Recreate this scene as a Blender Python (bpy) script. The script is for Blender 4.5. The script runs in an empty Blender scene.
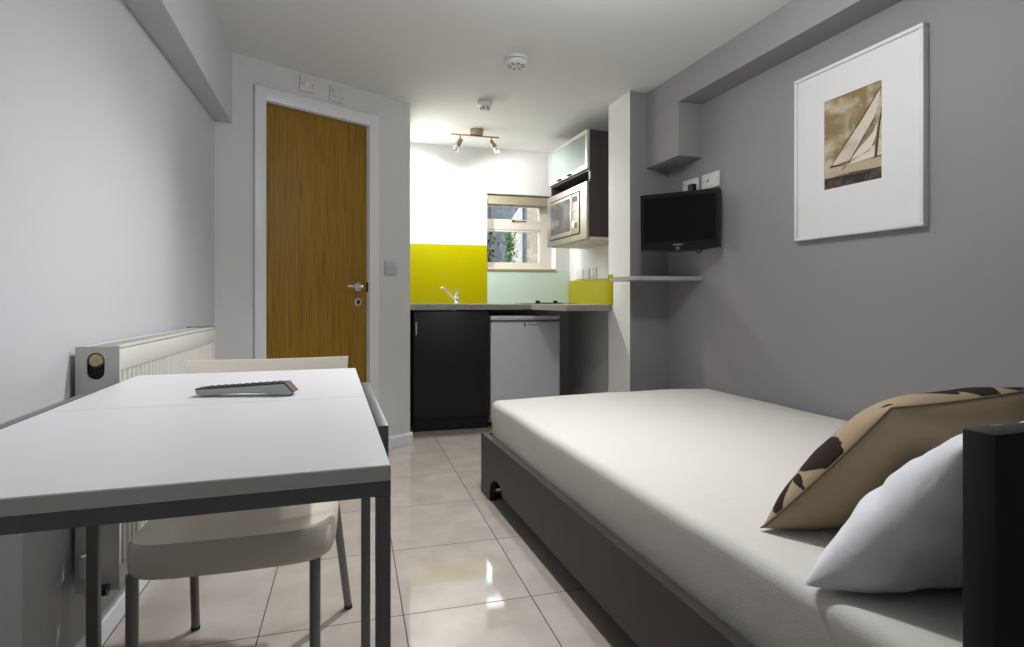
import bpy, bmesh, math, random
from mathutils import Vector, Matrix, noise
random.seed(7)
C = bpy.context.scene.collection
PI = math.pi
RW = math.atan(.0465)            # the right-hand wall runs 2.7 degrees off the tile grid
def wall_x(y): return 2.088 - .0465*y

# ------------------------------------------------------------------ materials
MATS = {}
def mat(name, col, rough=.5, metal=0., spec=.5, emit=None, estr=0., bump=0., bscale=200., var=0., vscale=6., trans=0., coat=0., ior=1.45):
    m = bpy.data.materials.new(name); m.use_nodes = True
    nt = m.node_tree; b = nt.nodes['Principled BSDF']
    b.inputs['Base Color'].default_value = (*col, 1); b.inputs['Roughness'].default_value = rough
    b.inputs['Metallic'].default_value = metal; b.inputs['Specular IOR Level'].default_value = spec
    b.inputs['Transmission Weight'].default_value = trans; b.inputs['Coat Weight'].default_value = coat
    b.inputs['IOR'].default_value = ior
    if emit: b.inputs['Emission Color'].default_value = (*emit, 1); b.inputs['Emission Strength'].default_value = estr
    tc = nt.nodes.new('ShaderNodeTexCoord')
    if var:
        n = nt.nodes.new('ShaderNodeTexNoise'); n.inputs['Scale'].default_value = vscale; n.inputs['Detail'].default_value = 4
        nt.links.new(tc.outputs['Object'], n.inputs['Vector'])
        r = nt.nodes.new('ShaderNodeMapRange'); r.inputs[1].default_value = .3; r.inputs[2].default_value = .7
        r.inputs[3].default_value = 1-var; r.inputs[4].default_value = 1+var
        nt.links.new(n.outputs['Fac'], r.inputs[0])
        mx = nt.nodes.new('ShaderNodeVectorMath'); mx.operation = 'SCALE'; mx.inputs[0].default_value = col
        nt.links.new(r.outputs[0], mx.inputs['Scale']); nt.links.new(mx.outputs[0], b.inputs['Base Color'])
    if bump:
        n = nt.nodes.new('ShaderNodeTexNoise'); n.inputs['Scale'].default_value = bscale; n.inputs['Detail'].default_value = 3
        nt.links.new(tc.outputs['Object'], n.inputs['Vector'])
        bp = nt.nodes.new('ShaderNodeBump'); bp.inputs['Strength'].default_value = bump; bp.inputs['Distance'].default_value = .002
        nt.links.new(n.outputs['Fac'], bp.inputs['Height']); nt.links.new(bp.outputs[0], b.inputs['Normal'])
    MATS[name] = m
    return m

def math_node(nt, op, a, b=None):
    n = nt.nodes.new('ShaderNodeMath'); n.operation = op
    for i, v in enumerate((a, b)):
        if v is None: continue
        if isinstance(v, (int, float)): n.inputs[i].default_value = v
        else: nt.links.new(v, n.inputs[i])
    return n.outputs[0]

def tile_material():
    m = mat('floor_tile', (.5, .46, .42), .1, spec=.5); nt = m.node_tree; b = nt.nodes['Principled BSDF']
    tc = nt.nodes.new('ShaderNodeTexCoord'); sp = nt.nodes.new('ShaderNodeSeparateXYZ'); nt.links.new(tc.outputs['Object'], sp.inputs[0])
    ds, ids = [], []
    for ax, off, p in (('X', .553, .404), ('Y', 1.74, .456)):
        t = math_node(nt, 'DIVIDE', math_node(nt, 'SUBTRACT', sp.outputs[ax], off), p)
        ids.append(math_node(nt, 'FLOOR', math_node(nt, 'ADD', t, .0)))
        fr = math_node(nt, 'SUBTRACT', t, math_node(nt, 'ROUND', t))
        ds.append(math_node(nt, 'MULTIPLY', math_node(nt, 'ABSOLUTE', fr), p))
    d = math_node(nt, 'MINIMUM', ds[0], ds[1])
    g = nt.nodes.new('ShaderNodeMapRange'); g.inputs[1].default_value = .0013; g.inputs[2].default_value = .0021
    nt.links.new(d, g.inputs[0])
    cx = nt.nodes.new('ShaderNodeCombineXYZ'); nt.links.new(ids[0], cx.inputs[0]); nt.links.new(ids[1], cx.inputs[1])
    wn = nt.nodes.new('ShaderNodeTexWhiteNoise'); nt.links.new(cx.outputs[0], wn.inputs['Vector'])
    no = nt.nodes.new('ShaderNodeTexNoise'); no.inputs['Scale'].default_value = 7; no.inputs['Detail'].default_value = 8
    ad = nt.nodes.new('ShaderNodeVectorMath'); ad.operation = 'MULTIPLY_ADD'; ad.inputs[1].default_value = (9, 9, 9)
    nt.links.new(wn.outputs['Color'], ad.inputs[0]); nt.links.new(tc.outputs['Object'], ad.inputs[2]); nt.links.new(ad.outputs[0], no.inputs['Vector'])
    cr = nt.nodes.new('ShaderNodeValToRGB'); cr.color_ramp.elements[0].position = .3; cr.color_ramp.elements[1].position = .72
    cr.color_ramp.elements[0].color = (.40, .36, .32, 1); cr.color_ramp.elements[1].color = (.49, .45, .41, 1)
    nt.links.new(no.outputs['Fac'], cr.inputs[0])
    mx = nt.nodes.new('ShaderNodeMix'); mx.data_type = 'RGBA'; mx.inputs[6].default_value = (.05, .04, .035, 1)
    nt.links.new(g.outputs[0], mx.inputs[0]); nt.links.new(cr.outputs[0], mx.inputs[7]); nt.links.new(mx.outputs[2], b.inputs['Base Color'])
    rr = nt.nodes.new('ShaderNodeMapRange'); rr.inputs[3].default_value = .7; rr.inputs[4].default_value = .055
    nt.links.new(g.outputs[0], rr.inputs[0]); nt.links.new(rr.outputs[0], b.inputs['Roughness'])
    bp = nt.nodes.new('ShaderNodeBump'); bp.inputs['Strength'].default_value = .4; bp.inputs['Distance'].default_value = .002
    nt.links.new(g.outputs[0], bp.inputs['Height']); nt.links.new(bp.outputs[0], b.inputs['Normal'])
    return m

def wood_material(name, c0, c1, c2, rough, sx=90., sz=2.4, coat=0.):
    m = mat(name, c1, rough, coat=coat); nt = m.node_tree; b = nt.nodes['Principled BSDF']
    tc = nt.nodes.new('ShaderNodeTexCoord'); mp = nt.nodes.new('ShaderNodeMapping'); mp.inputs['Scale'].default_value = (sx, sx, sz)
    nt.links.new(tc.outputs['Object'], mp.inputs[0])
    n = nt.nodes.new('ShaderNodeTexNoise'); n.inputs['Scale'].default_value = 1; n.inputs['Detail'].default_value = 6; n.inputs['Roughness'].default_value = .62; n.inputs['Distortion'].default_value = .5
    nt.links.new(mp.outputs[0], n.inputs['Vector'])
    cr = nt.nodes.new('ShaderNodeValToRGB'); e = cr.color_ramp.elements
    e[0].position = .28; e[0].color = (*c0, 1); e[1].position = .75; e[1].color = (*c2, 1); k = e.new(.5); k.color = (*c1, 1)
    nt.links.new(n.outputs['Fac'], cr.inputs[0]); nt.links.new(cr.outputs[0], b.inputs['Base Color'])
    return m

def cloud_material(name, c0, c1, scale):
    m = mat(name, c0, .6); nt = m.node_tree; b = nt.nodes['Principled BSDF']
    tc = nt.nodes.new('ShaderNodeTexCoord')
    n = nt.nodes.new('ShaderNodeTexNoise'); n.inputs['Scale'].default_value = scale; n.inputs['Detail'].default_value = 5; n.inputs['Distortion'].default_value = .4
    nt.links.new(tc.outputs['Object'], n.inputs['Vector'])
    cr = nt.nodes.new('ShaderNodeValToRGB'); e = cr.color_ramp.elements
    e[0].position = .46; e[0].color = (*c0, 1); e[1].position = .68; e[1].color = (*c1, 1)
    nt.links.new(n.outputs['Fac'], cr.inputs[0]); nt.links.new(cr.outputs[0], b.inputs['Base Color'])
    return m

def fabric_wrinkle(name, col, scale, strength, weave=0.):
    m = mat(name, col, .9, spec=.2); nt = m.node_tree; b = nt.nodes['Principled BSDF']
    tc = nt.nodes.new('ShaderNodeTexCoord')
    n = nt.nodes.new('ShaderNodeTexNoise'); n.inputs['Scale'].default_value = scale; n.inputs['Detail'].default_value = 5; n.inputs['Distortion'].default_value = 1.2
    nt.links.new(tc.outputs['Object'], n.inputs['Vector'])
    bp = nt.nodes.new('ShaderNodeBump'); bp.inputs['Strength'].default_value = strength; bp.inputs['Distance'].default_value = .01
    nt.links.new(n.outputs['Fac'], bp.inputs['Height'])
    out = bp
    if weave:
        w = nt.nodes.new('ShaderNodeTexNoise'); w.inputs['Scale'].default_value = 420; nt.links.new(tc.outputs['Object'], w.inputs['Vector'])
        b2 = nt.nodes.new('ShaderNodeBump'); b2.inputs['Strength'].default_value = weave; b2.inputs['Distance'].default_value = .002
        nt.links.new(w.outputs['Fac'], b2.inputs['Height']); nt.links.new(bp.outputs[0], b2.inputs['Normal']); out = b2
    nt.links.new(out.outputs[0], b.inputs['Normal'])
    return m

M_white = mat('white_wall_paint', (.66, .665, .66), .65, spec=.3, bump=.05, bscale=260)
M_white_lit = mat('white_wall_paint_lit', (.80, .80, .78), .6, spec=.3, bump=.05, bscale=260)  # white wall paint lightened in colour to stand in for missing light
M_cool = mat('cool_white', (.56, .572, .592), .65, spec=.3, bump=.05, bscale=260)  # slightly darker and bluer than the other white walls
M_ceil = mat('white_ceiling_paint', (.77, .775, .76), .75, spec=.2, bump=.04, bscale=260)
M_grey = mat('grey_wall_paint', (.305, .296, .305), .6, spec=.3, bump=.06, bscale=240)
M_trim = mat('white_gloss_paint', (.76, .77, .80), .35)
M_floor = tile_material()
M_oak = wood_material('oak_veneer', (.15, .072, .004), (.275, .145, .008), (.37, .21, .016), .55, 110, 3.6)
M_plum = wood_material('dark_brown_bed_board', (.021, .0152, .0125), (.028, .0205, .0175), (.035, .0265, .0225), .45, 12, 3)
M_blackboard = wood_material('black_brown_board', (.009, .0082, .0072), (.0115, .0104, .0092), (.015, .0135, .012), .45, 60, 2)
M_wenge = wood_material('black_headboard', (.004, .0035, .0035), (.006, .005, .005), (.008, .007, .007), .5, 60, 2)
M_espresso = wood_material('espresso_carcass', (.05, .040, .040), (.06, .048, .048), (.07, .058, .057), .45, 60, 2)
M_cream = mat('cream_board', (.62, .57, .48), .5)
M_top = mat('grey_laminate', (.30, .285, .265), .4, var=.08, vscale=40)
M_steel = mat('brushed_steel', (.50, .47, .425), .45, 1., bump=.05, bscale=300)
M_chrome = mat('chrome', (.85, .85, .86), .08, 1.)
M_nickel = mat('satin_nickel', (.40, .31, .23), .33, 1.)
M_alu = mat('aluminium', (.72, .72, .72), .35, .9)
M_yellow = mat('yellow_glass', (.37, .335, .0), .12, spec=.4)
M_pale = mat('pale_green_glass', (.55, .68, .60), .06)
M_frost = mat('frosted_glass', (.30, .37, .34), .4)
M_fridge = mat('white_fridge_enamel', (.74, .74, .82), .32)
M_plastic = mat('white_plastic', (.74, .73, .73), .4)
M_plastic2 = mat('old_white_plastic', (.66, .62, .60), .45)
M_dark = mat('dark_gap', (.02, .02, .02), .8)
M_black = mat('black_plastic', (.007, .007, .008), .35, spec=.25)
M_screen = mat('black_screen', (.005, .005, .005), .25, spec=.12)
M_mwglass = mat('dark_oven_glass', (.10, .10, .10), .12)
M_silver = mat('silver_print', (.7, .7, .72), .4)
M_bluegloss = mat('blue_black_gloss', (.012, .012, .03), .15)
M_tabletop = mat('white_melamine', (.70, .70, .72), .33, bump=.02, bscale=120)
M_tedge = mat('white_edge_band', (.66, .64, .61), .5)
M_frame = mat('grey_metal_paint', (.16, .16, .17), .42, .3)
M_rail = mat('grey_rail_paint', (.16, .16, .175), .4, .3)
M_shell = mat('cream_chair_plastic', (.66, .61, .53), .38, coat=.1)
M_leg = mat('grey_chair_tube', (.20, .205, .205), .42, .3)
M_rubber = mat('black_rubber', (.02, .02, .02), .7)
M_rad = mat('radiator_enamel', (.66, .65, .61), .35)
M_brass = mat('aged_brass', (.50, .42, .25), .35, .8)
M_sheet = fabric_wrinkle('white_fitted_sheet', (.61, .59, .55), 5, .25, .45)
M_pillow = fabric_wrinkle('white_pillowcase', (.72, .72, .76), 9, .35, .1)
M_beige = fabric_wrinkle('beige_linen', (.36, .28, .18), 9, .2, .5)
M_petal = fabric_wrinkle('dark_brown_print', (.025, .015, .013), 9, .2, .4)
M_frame_w = mat('white_picture_frame', (.76, .75, .78), .4)
M_mat = mat('white_mount_board', (.78, .77, .77), .7)
M_sky = cloud_material('sepia_sky', (.26, .19, .085), (.62, .54, .42), 11)
M_sail = cloud_material('sepia_sail', (.66, .60, .50), (.44, .38, .28), 16)
M_sail2 = mat('sepia_sail_light', (.72, .66, .56), .6)
M_hull = mat('sepia_hull', (.48, .40, .28), .6)
M_ink = mat('sepia_dark', (.05, .035, .02), .6)
M_sea = cloud_material('sepia_sea', (.025, .018, .014), (.12, .09, .07), 30)
M_glass = mat('clear_glass', (1, 1, 1), .0, trans=1., ior=1.01)
M_bulb = mat('lit_bulb', (1, 1, 1), .3, emit=(1, .95, .85), estr=14.)
M_blind = mat('cream_blind', (.30, .28, .19), .8)
M_sill = mat('bare_wood_edge', (.42, .28, .13), .6)
M_uframe = mat('window_white_paint', (.62, .59, .52), .4)
M_stone = cloud_material('pale_stone', (.095, .078, .052), (.16, .14, .105), 9)
M_slate = cloud_material('dark_slate_wall', (.012, .016, .023), (.034, .043, .060), 14)
M_leaf = mat('green_leaf', (.03, .08, .012), .6, var=.4, vscale=20)
M_leafd = mat('dark_green_leaf', (.014, .032, .014), .6, var=.4, vscale=20)
M_bark = mat('bark', (.08, .06, .04), .9)
M_paving = mat('yard_paving', (.16, .15, .14), .9, var=.15)
M_keys = mat('dark_rubber_keys', (.035, .035, .04), .6)
M_remote = mat('silver_remote', (.42, .47, .46), .35, .4)
M_remtop = mat('black_brown_remote_face', (.05, .03, .03), .4)

# ------------------------------------------------------------------ mesh helpers
def box(bm, x0, x1, y0, y1, z0, z1, r=0., seg=2, mi=0):
    g = bmesh.ops.create_cube(bm, size=1.)['verts']
    for v in g:
        v.co = Vector(((x0+x1)/2 + v.co.x*(x1-x0), (y0+y1)/2 + v.co.y*(y1-y0), (z0+z1)/2 + v.co.z*(z1-z0)))
    fs = list({f for v in g for f in v.link_faces})
    for f in fs: f.material_index = mi
    if r > 0:
        bmesh.ops.bevel(bm, geom=list({e for v in g for e in v.link_edges}), offset=r, segments=seg, affect='EDGES', profile=.5, clamp_overlap=True)
    return bm
def cyl(bm, p0, p1, r0, r1=None, n=20, mi=0):
    p0 = Vector(p0); p1 = Vector(p1); d = p1-p0; r1 = r0 if r1 is None else r1
    q = d.to_track_quat('Z', 'Y').to_matrix().to_4x4()
    g = bmesh.ops.create_cone(bm, cap_ends=True, segments=n, radius1=r0, radius2=r1, depth=d.length, matrix=Matrix.Translation((p0+p1)/2) @ q)
    for f in {f for v in g['verts'] for f in v.link_faces}: f.material_index = mi
    return bm
def tube(bm, pts, r, n=12, cap=True):
    pts = [Vector(p) for p in pts]; rs = r if isinstance(r, (list, tuple)) else [r]*len(pts)
    rings = []; up = None
    for i, p in enumerate(pts):
        t = (pts[min(i+1, len(pts)-1)] - pts[max(i-1, 0)]).normalized()
        if up is None: up = t.orthogonal().normalized()
        up = (up - t*up.dot(t)).normalized(); s = t.cross(up)
        rings.append([bm.verts.new(p + (up*math.cos(a) + s*math.sin(a))*rs[i]) for a in [2*PI*k/n for k in range(n)]])
    for a, b in zip(rings, rings[1:]):
        for k in range(n): bm.faces.new((a[k], a[(k+1) % n], b[(k+1) % n], b[k]))
    if cap: bm.faces.new(rings[0][::-1]); bm.faces.new(rings[-1])
    return bm
def prism(bm, poly, h0, h1, f=lambda a, b, h: (a, b, h), mi=0):
    lo = [bm.verts.new(f(a, b, h0)) for a, b in poly]; hi = [bm.verts.new(f(a, b, h1)) for a, b in poly]
    n = len(poly); fs = [bm.faces.new(lo[::-1]), bm.faces.new(hi)]
    for i in range(n): fs.append(bm.faces.new((lo[i], lo[(i+1) % n], hi[(i+1) % n], hi[i])))
    for q in fs: q.material_index = mi
    return bm
def lathe(bm, prof, c, n=32, f=lambda x, y, z: (x, y, z)):
    c = Vector(c); rings = []
    for r, z in prof:
        rings.append([bm.verts.new(c + Vector(f(r*math.cos(2*PI*k/n), r*math.sin(2*PI*k/n), z))) for k in range(n)])
    for a, b in zip(rings, rings[1:]):
        for k in range(n): bm.faces.new((a[k], a[(k+1) % n], b[(k+1) % n], b[k]))
    bm.faces.new(rings[0][::-1]); bm.faces.new(rings[-1])
    return bm
def rrect(w, h, r, n=6, cx=0., cy=0.):
    out = []
    for sx, sy, a0 in ((1, 1, 0), (-1, 1, 90), (-1, -1, 180), (1, -1, 270)):
        for k in range(n+1):
            a = math.radians(a0 + 90*k/n); out.append((cx + sx*(w/2-r) + r*math.cos(a), cy + sy*(h/2-r) + r*math.sin(a)))
    return out
def N(): return bmesh.new()
def link(name, bm, mats, parent=None, smooth=35):
    bmesh.ops.recalc_face_normals(bm, faces=bm.faces[:])
    me = bpy.data.meshes.new(name); bm.to_mesh(me); bm.free()
    for m in (mats if isinstance(mats, (list, tuple)) else [mats]): me.materials.append(m)
    if smooth:
        for p in me.polygons: p.use_smooth = True
        me.set_sharp_from_angle(angle=math.radians(smooth))
    o = bpy.data.objects.new(name, me); C.objects.link(o)
    if parent: o.parent = parent
    return o
part = link
def tag(o, label, cat, group=None, kind=None):
    o['label'] = label; o['category'] = cat
    if group: o['group'] = group
    if kind: o['kind'] = kind
    return o
def thing(name, label, cat, loc=(0, 0, 0), rotz=0., group=None, kind=None):
    o = bpy.data.objects.new(name, None); C.objects.link(o); o.empty_display_size = .1
    o.location = loc; o.rotation_euler = (0, 0, rotz)
    return tag(o, label, cat, group, kind)
def place(o, loc, rotz=0.): o.location = loc; o.rotation_euler = (0, 0, rotz); return o
def struct(name, bm, m, label, cat, loc=(0, 0, 0), rotz=0.):
    return place(tag(link(name, bm, m, smooth=0), label, cat, kind='structure'), loc, rotz)
def copy_tree(o, parent=None):
    c = o.copy(); C.objects.link(c)
    if parent: c.parent = parent
    for ch in list(o.children): copy_tree(ch, c)
    return c
def text_mesh(body, size, depth):
    cu = bpy.data.curves.new('txt', 'FONT'); cu.body = body; cu.size = size; cu.extrude = depth; cu.align_x = 'CENTER'; cu.align_y = 'CENTER'
    o = bpy.data.objects.new('txt', cu); C.objects.link(o)
    dg = bpy.context.evaluated_depsgraph_get(); dg.update()
    me = bpy.data.meshes.new_from_object(o.evaluated_get(dg))
    bm = N(); bm.from_mesh(me); bpy.data.objects.remove(o); bpy.data.curves.remove(cu); bpy.data.meshes.remove(me)
    return bm
def xf(bm, M): bmesh.ops.transform(bm, matrix=M, verts=bm.verts[:]); return bm

# ------------------------------------------------------------------ room shell
CH = 2.25
struct('floor', box(N(), -.83, 2.45, -1.35, 4.9, -.1, 0), M_floor, 'glossy beige rectangular floor tiles with dark grout lines', 'floor')
struct('ceiling', box(N(), -.83, 2.45, -1.35, 4.9, CH, CH+.1), M_ceil, 'plain white painted ceiling over the whole studio', 'ceiling')
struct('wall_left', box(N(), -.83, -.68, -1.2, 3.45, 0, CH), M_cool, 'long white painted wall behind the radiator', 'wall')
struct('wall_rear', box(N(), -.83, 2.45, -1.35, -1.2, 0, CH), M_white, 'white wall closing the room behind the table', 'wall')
bm = N(); prism(bm, [(wall_x(-1.2), -1.2), (2.45, -1.2), (2.45, 3.36), (wall_x(3.36), 3.36)], 0, CH)
struct('wall_right', bm, M_grey, 'grey painted wall beside the bed', 'wall')
bm = N(); prism(bm, [(wall_x(3.36), 3.36), (2.45, 3.36), (2.45, 4.9), (wall_x(4.9), 4.9)], 0, CH)
struct('wall_right_kitchen', bm, M_white_lit, 'white wall behind the kitchen wall cabinet', 'wall')
# back wall with the window hole
WX0, WX1, WZ0, WZ1, WY = 1.113, 1.737, 1.216, 1.867, 4.75
bm = N()
box(bm, .25, WX0, WY, WY+.12, 0, CH); box(bm, WX1, 2.0, WY, WY+.12, 0, CH)
box(bm, WX0, WX1, WY, WY+.12, 0, WZ0); box(bm, WX0, WX1, WY, WY+.12, WZ1, CH)
struct('wall_back', bm, M_white, 'bright white kitchen end wall around the small window', 'wall')
bm = N(); box(bm, .25, .372, 3.83, WY, 0, CH)
struct('wall_kitchen_left', bm, M_white, 'white return wall on the left of the kitchen alcove', 'wall')
# slanted door wall, frame with origin at its right-hand corner
DA = math.radians(29); DB = (.370, 3.81, 0)
bm = N(); box(bm, -1.24, -.967, 0, .12, 0, CH); box(bm, -.299, 0, 0, .12, 0, CH); box(bm, -.967, -.299, 0, .12, 2.05, CH)
struct('wall_door', bm, M_white, 'slanted white wall holding the oak door', 'wall', DB, DA)
# trims
bm = N(); prism(bm, [(-.68, -1.2), (-.47, -1.2), (-.606, 3.29), (-.68, 3.29)], 1.875, CH)
struct('trim_1', bm, M_cool, 'white boxed beam along the top of the left wall', 'beam')
bm = N(); prism(bm, [(wall_x(-1.2)-.156, -1.2), (wall_x(-1.2), -1.2), (wall_x(3.22), 3.22), (wall_x(3.22)-.156, 3.22)], 2.085, CH)
struct('trim_2', bm, M_grey, 'grey boxed beam along the top of the right wall', 'beam')
bm = N(); box(bm, -.160, 0, -.345, 0, 1.777, 2.083)
struct('trim_3', bm, M_grey, 'grey boxed-in corner block hanging above the television', 'boxing', (wall_x(3.22), 3.22, 0), RW)
bm = N(); box(bm, -.275, 0, 0, .28, 0, CH); bm.faces.ensure_lookup_table()
for f in bm.faces: f.material_index = 0 if f.normal.y < -.9 else 1
struct('trim_4', bm, [M_grey, M_white_lit], 'pillar with grey front and white side between bed and kitchen', 'pillar', (wall_x(3.22), 3.22, 0), RW)
bm = N(); prism(bm, [(0, 0), (.016, 0), (.016, .055), (.008, .068), (0, .068)], -1.2, 3.26, lambda a, b, h: (a, h, b))
struct('baseboard_left', bm, M_trim, 'white skirting board along the left wall', 'skirting', (-.68, 0, 0))
bm = N()
for x0, x1 in ((-1.2, -1.008), (-.242, .012)):
    prism(bm, [(0, 0), (-.016, 0), (-.016, .06), (-.008, .075), (0, .075)], x0, x1, lambda a, b, h: (h, a, b))
struct('baseboard_door', bm, M_trim, 'white skirting board at the foot of the door wall', 'skirting', DB, DA)

# door
d = thing('door_1', 'closed oak veneer door in a white frame', 'door', (DB[0]+.018*math.cos(DA), DB[1]+.018*math.sin(DA), 0), DA, kind='structure')
part('door_leaf', box(N(), -.966, -.336, .012, .052, .006, 2.03, .002), M_oak, d)
bm = N()
box(bm, -1.024, -.962, -.018, 0, 0, 2.108, .004); box(bm, -.33, -.262, -.018, 0, 0, 2.108, .004); box(bm, -1.024, -.262, -.0175, 0, 2.036, 2.108, .004)
part('architrave', bm, M_trim, d)
bm = N(); box(bm, -.985, -.968, 0, .12, 0, 2.05); box(bm, -.334, -.317, 0, .12, 0, 2.05); box(bm, -.968, -.334, 0, .12, 2.033, 2.05)
box(bm, -.968, -.945, .054, .075, 0, 2.033); box(bm, -.357, -.334, .054, .075, 0, 2.033); box(bm, -.945, -.357, .054, .075, 2.0, 2.033)
part('door_lining', bm, M_trim, d)
hd = part('door_handle', lathe(N(), [(.0, 0), (.026, 0), (.026, .006), (.022, .009), (0.001, .009)], (-.395, .012, 1.03), f=lambda x, y, z: (x, -z, y)), M_chrome, d)
part('lever', tube(N(), [(-.395, .006, 1.03), (-.395, -.035, 1.03), (-.400, -.047, 1.03), (-.412, -.052, 1.03), (-.50, -.05, 1.033)], [.009, .009, .0095, .0095, .007]), M_chrome, hd)
part('latch_plate', box(N(), -.337, -.333, -.002, .011, 1.0, 1.06), M_dark, d)
lk = part('lock_escutcheon', lathe(N(), [(.001, 0), (.025, 0), (.025, .005), (.021, .008), (.001, .008)], (-.395, .012, .937), f=lambda x, y, z: (x, -z, y)), M_chrome, d)
bm = cyl(N(), (-.395, .004, .94), (-.395, .001, .94), .009); box(bm, -.399, -.391, .001, .004, .922, .937)
part('lock_cylinder', bm, M_bluegloss, lk)
for z in (1.80, .25):
    part('hinge', cyl(N(), (-.967, .004, z-.05), (-.967, .004, z+.05), .007), M_alu, d)

# window
w = thing('window_1', 'small white casement window with fanlight above the worktop', 'window', (0, 4.87, 0), kind='structure')
bm = N()
box(bm, 1.0, 1.09, 0, .06, 1.18, 1.90); box(bm, 1.65, 1.80, 0, .06, 1.18, 1.90)
box(bm, 1.09, 1.65, 0, .06, 1.18, 1.262); box(bm, 1.09, 1.65, 0, .06, 1.80, 1.90); box(bm, 1.09, 1.65, .002, .058, 1.575, 1.645)
part('window_frame', bm, M_uframe, w)
bm = N()
for z0, z1 in ((1.262, 1.575), (1.645, 1.80)):
    box(bm, 1.09, 1.112, .008, .05, z0, z1); box(bm, 1.628, 1.65, .008, .05, z0, z1)
    box(bm, 1.112, 1.628, .008, .05, z0, z0+.022); box(bm, 1.112, 1.628, .008, .05, z1-.018, z1)
part('sash', bm, M_uframe, w)
part('pane', box(N(), 1.112, 1.628, .028, .032, 1.284, 1.557), M_glass, w)
part('pane', box(N(), 1.112, 1.628, .028, .032, 1.667, 1.782), M_glass, w)
bm = box(N(), 1.37, 1.50, -.014, -.006, 1.648, 1.656, .002); box(bm, 1.37, 1.39, -.012, .008, 1.645, 1.66, .002)
part('window_stay', bm, M_dark, w)
part('sill', box(N(), 1.115, 1.735, -.118, 0, 1.2165, 1.228, .002), M_uframe, w)
part('sill_edge', box(N(), 1.114, 1.736, -.137, -.121, 1.206, 1.217), M_sill, w)
bl = thing('roller_blind', 'rolled up cream roller blind at the top of the window', 'blind', (1.425, 4.80, 1.80))
bm = cyl(N(), (-.305, 0, .03), (.305, 0, .03), .03, n=28); box(bm, -.30, .30, -.029, -.026, -.018, .03)
part('blind_roll', bm, M_blind, bl)
for x in (-.31, .305): part('bracket', box(N(), x, x+.005, -.03, .035, -.01, .065), M_plastic, bl)

# ------------------------------------------------------------------ outside the window
def leaves(bm, c, R, n, size):
    for i in range(n):
        p = Vector(c) + Vector((random.gauss(0, .45)*R[0], random.gauss(0, .45)*R[1], random.gauss(0, .5)*R[2]))
        q = Matrix.Rotation(random.uniform(0, 2*PI), 3, 'Z') @ Matrix.Rotation(random.uniform(-1.2, 1.2), 3, 'X')
        L = size*random.uniform(.7, 1.3)
        vs = [bm.verts.new(p + q @ Vector(v)) for v in ((0, 0, 0), (L*.3, L*.45, .1*L), (0, L, 0), (-L*.3, L*.45, .1*L))]
        bm.faces.new(vs)
    return bm
tag(link('yard', box(N(), -6, 9, 4.9, 16, -.15, -.02), M_paving, smooth=0), 'paved yard outside the kitchen window', 'ground', kind='structure')
b = thing('neighbour_house', 'pale stone house with a drainpipe seen through the right of the window', 'house', (2.46, 8.2, -.02))
bm = N(); prism(bm, [(.04, 0), (3, 0), (3, 6), (.04, 6)], .03, 1.2, lambda a, c, h: (a, h, c))
part('wall', bm, M_stone, b, 0)
part('drainpipe', tube(N(), [(.03, -.03, 0), (.03, -.03, 6)], .035), M_slate, b)
s = thing('slate_outbuilding', 'dark slate building seen through the left of the window', 'building', (1.3, 8.0, -.02))
bm = N(); prism(bm, [(-3, 0), (.94, 0), (.94, 2.15), (1.12, 2.42), (1.12, 2.62), (-3, 2.62)], .0, .14, lambda a, c, h: (a, h, c))
part('wall', bm, M_slate, s, 0)
part('corner_board', box(N(), .62, .72, -.03, -.001, 0, 2.6), M_blackboard, s)
g = thing('far_cottage', 'far white rendered cottage seen between the two buildings outside', 'house', (3.3, 12, -.02))
bm = N(); prism(bm, [(-.5, 0), (1, 0), (1, 3.4), (-.5, 3.1)], 0, .7, lambda a, c, h: (a, h, c))
part('wall', bm, mat('pale_render', (.17, .17, .155), .8), g, 0)
part('roof_ledge', box(N(), -.55, 1.05, -.12, -.001, 1.62, 1.74), M_slate, g)
t = thing('ivy_shrub', 'green leafy shrub growing outside the window', 'shrub', (1.93, 7.1, -.02))
part('stem', tube(N(), [(0, 0, 0), (.02, 0, .6), (.0, 0, 1.5)], [.025, .02, .01], 8), M_bark, t)
part('foliage', leaves(N(), (.04, 0, 1.66), (.07, .08, .30), 330, .05), M_leaf, t, 0)
t = thing('dark_tree', 'dark tree left of the green shrub outside the window', 'tree', (1.36, 6.4, -.02))
part('trunk', tube(N(), [(0, 0, 0), (.05, 0, .8), (0, 0, 1.7)], [.07, .07, .03], 8), M_bark, t)
part('foliage', leaves(N(), (0, 0, 1.45), (.26, .26, .36), 600, .09), M_leafd, t, 0)

# ------------------------------------------------------------------ kitchen
# sink cabinet
c = thing('sink_cabinet', 'black-brown sink base cabinet with one door under the worktop', 'cabinet', (.424, 4.125, 0))
bm = N(); box(bm, 0, .018, 0, .575, .09, .876); box(bm, .537, .555, 0, .575, .09, .876); box(bm, .018, .537, 0, .575, .09, .108); box(bm, .018, .537, .557, .575, .108, .876)
part('carcass', bm, M_blackboard, c, 0)
part('plinth', box(N(), .004, .551, .006, .024, 0, .092), M_blackboard, c)
dr = part('cabinet_door', box(N(), .002, .552, -.02, -.001, .094, .868, .0015), M_blackboard, c)
bm = tube(N(), [(.016, -.021, .70), (.016, -.042, .70), (.016, -.042, .79), (.016, -.021, .79)], .005, 10)
part('handle', bm, M_alu, dr)
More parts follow.
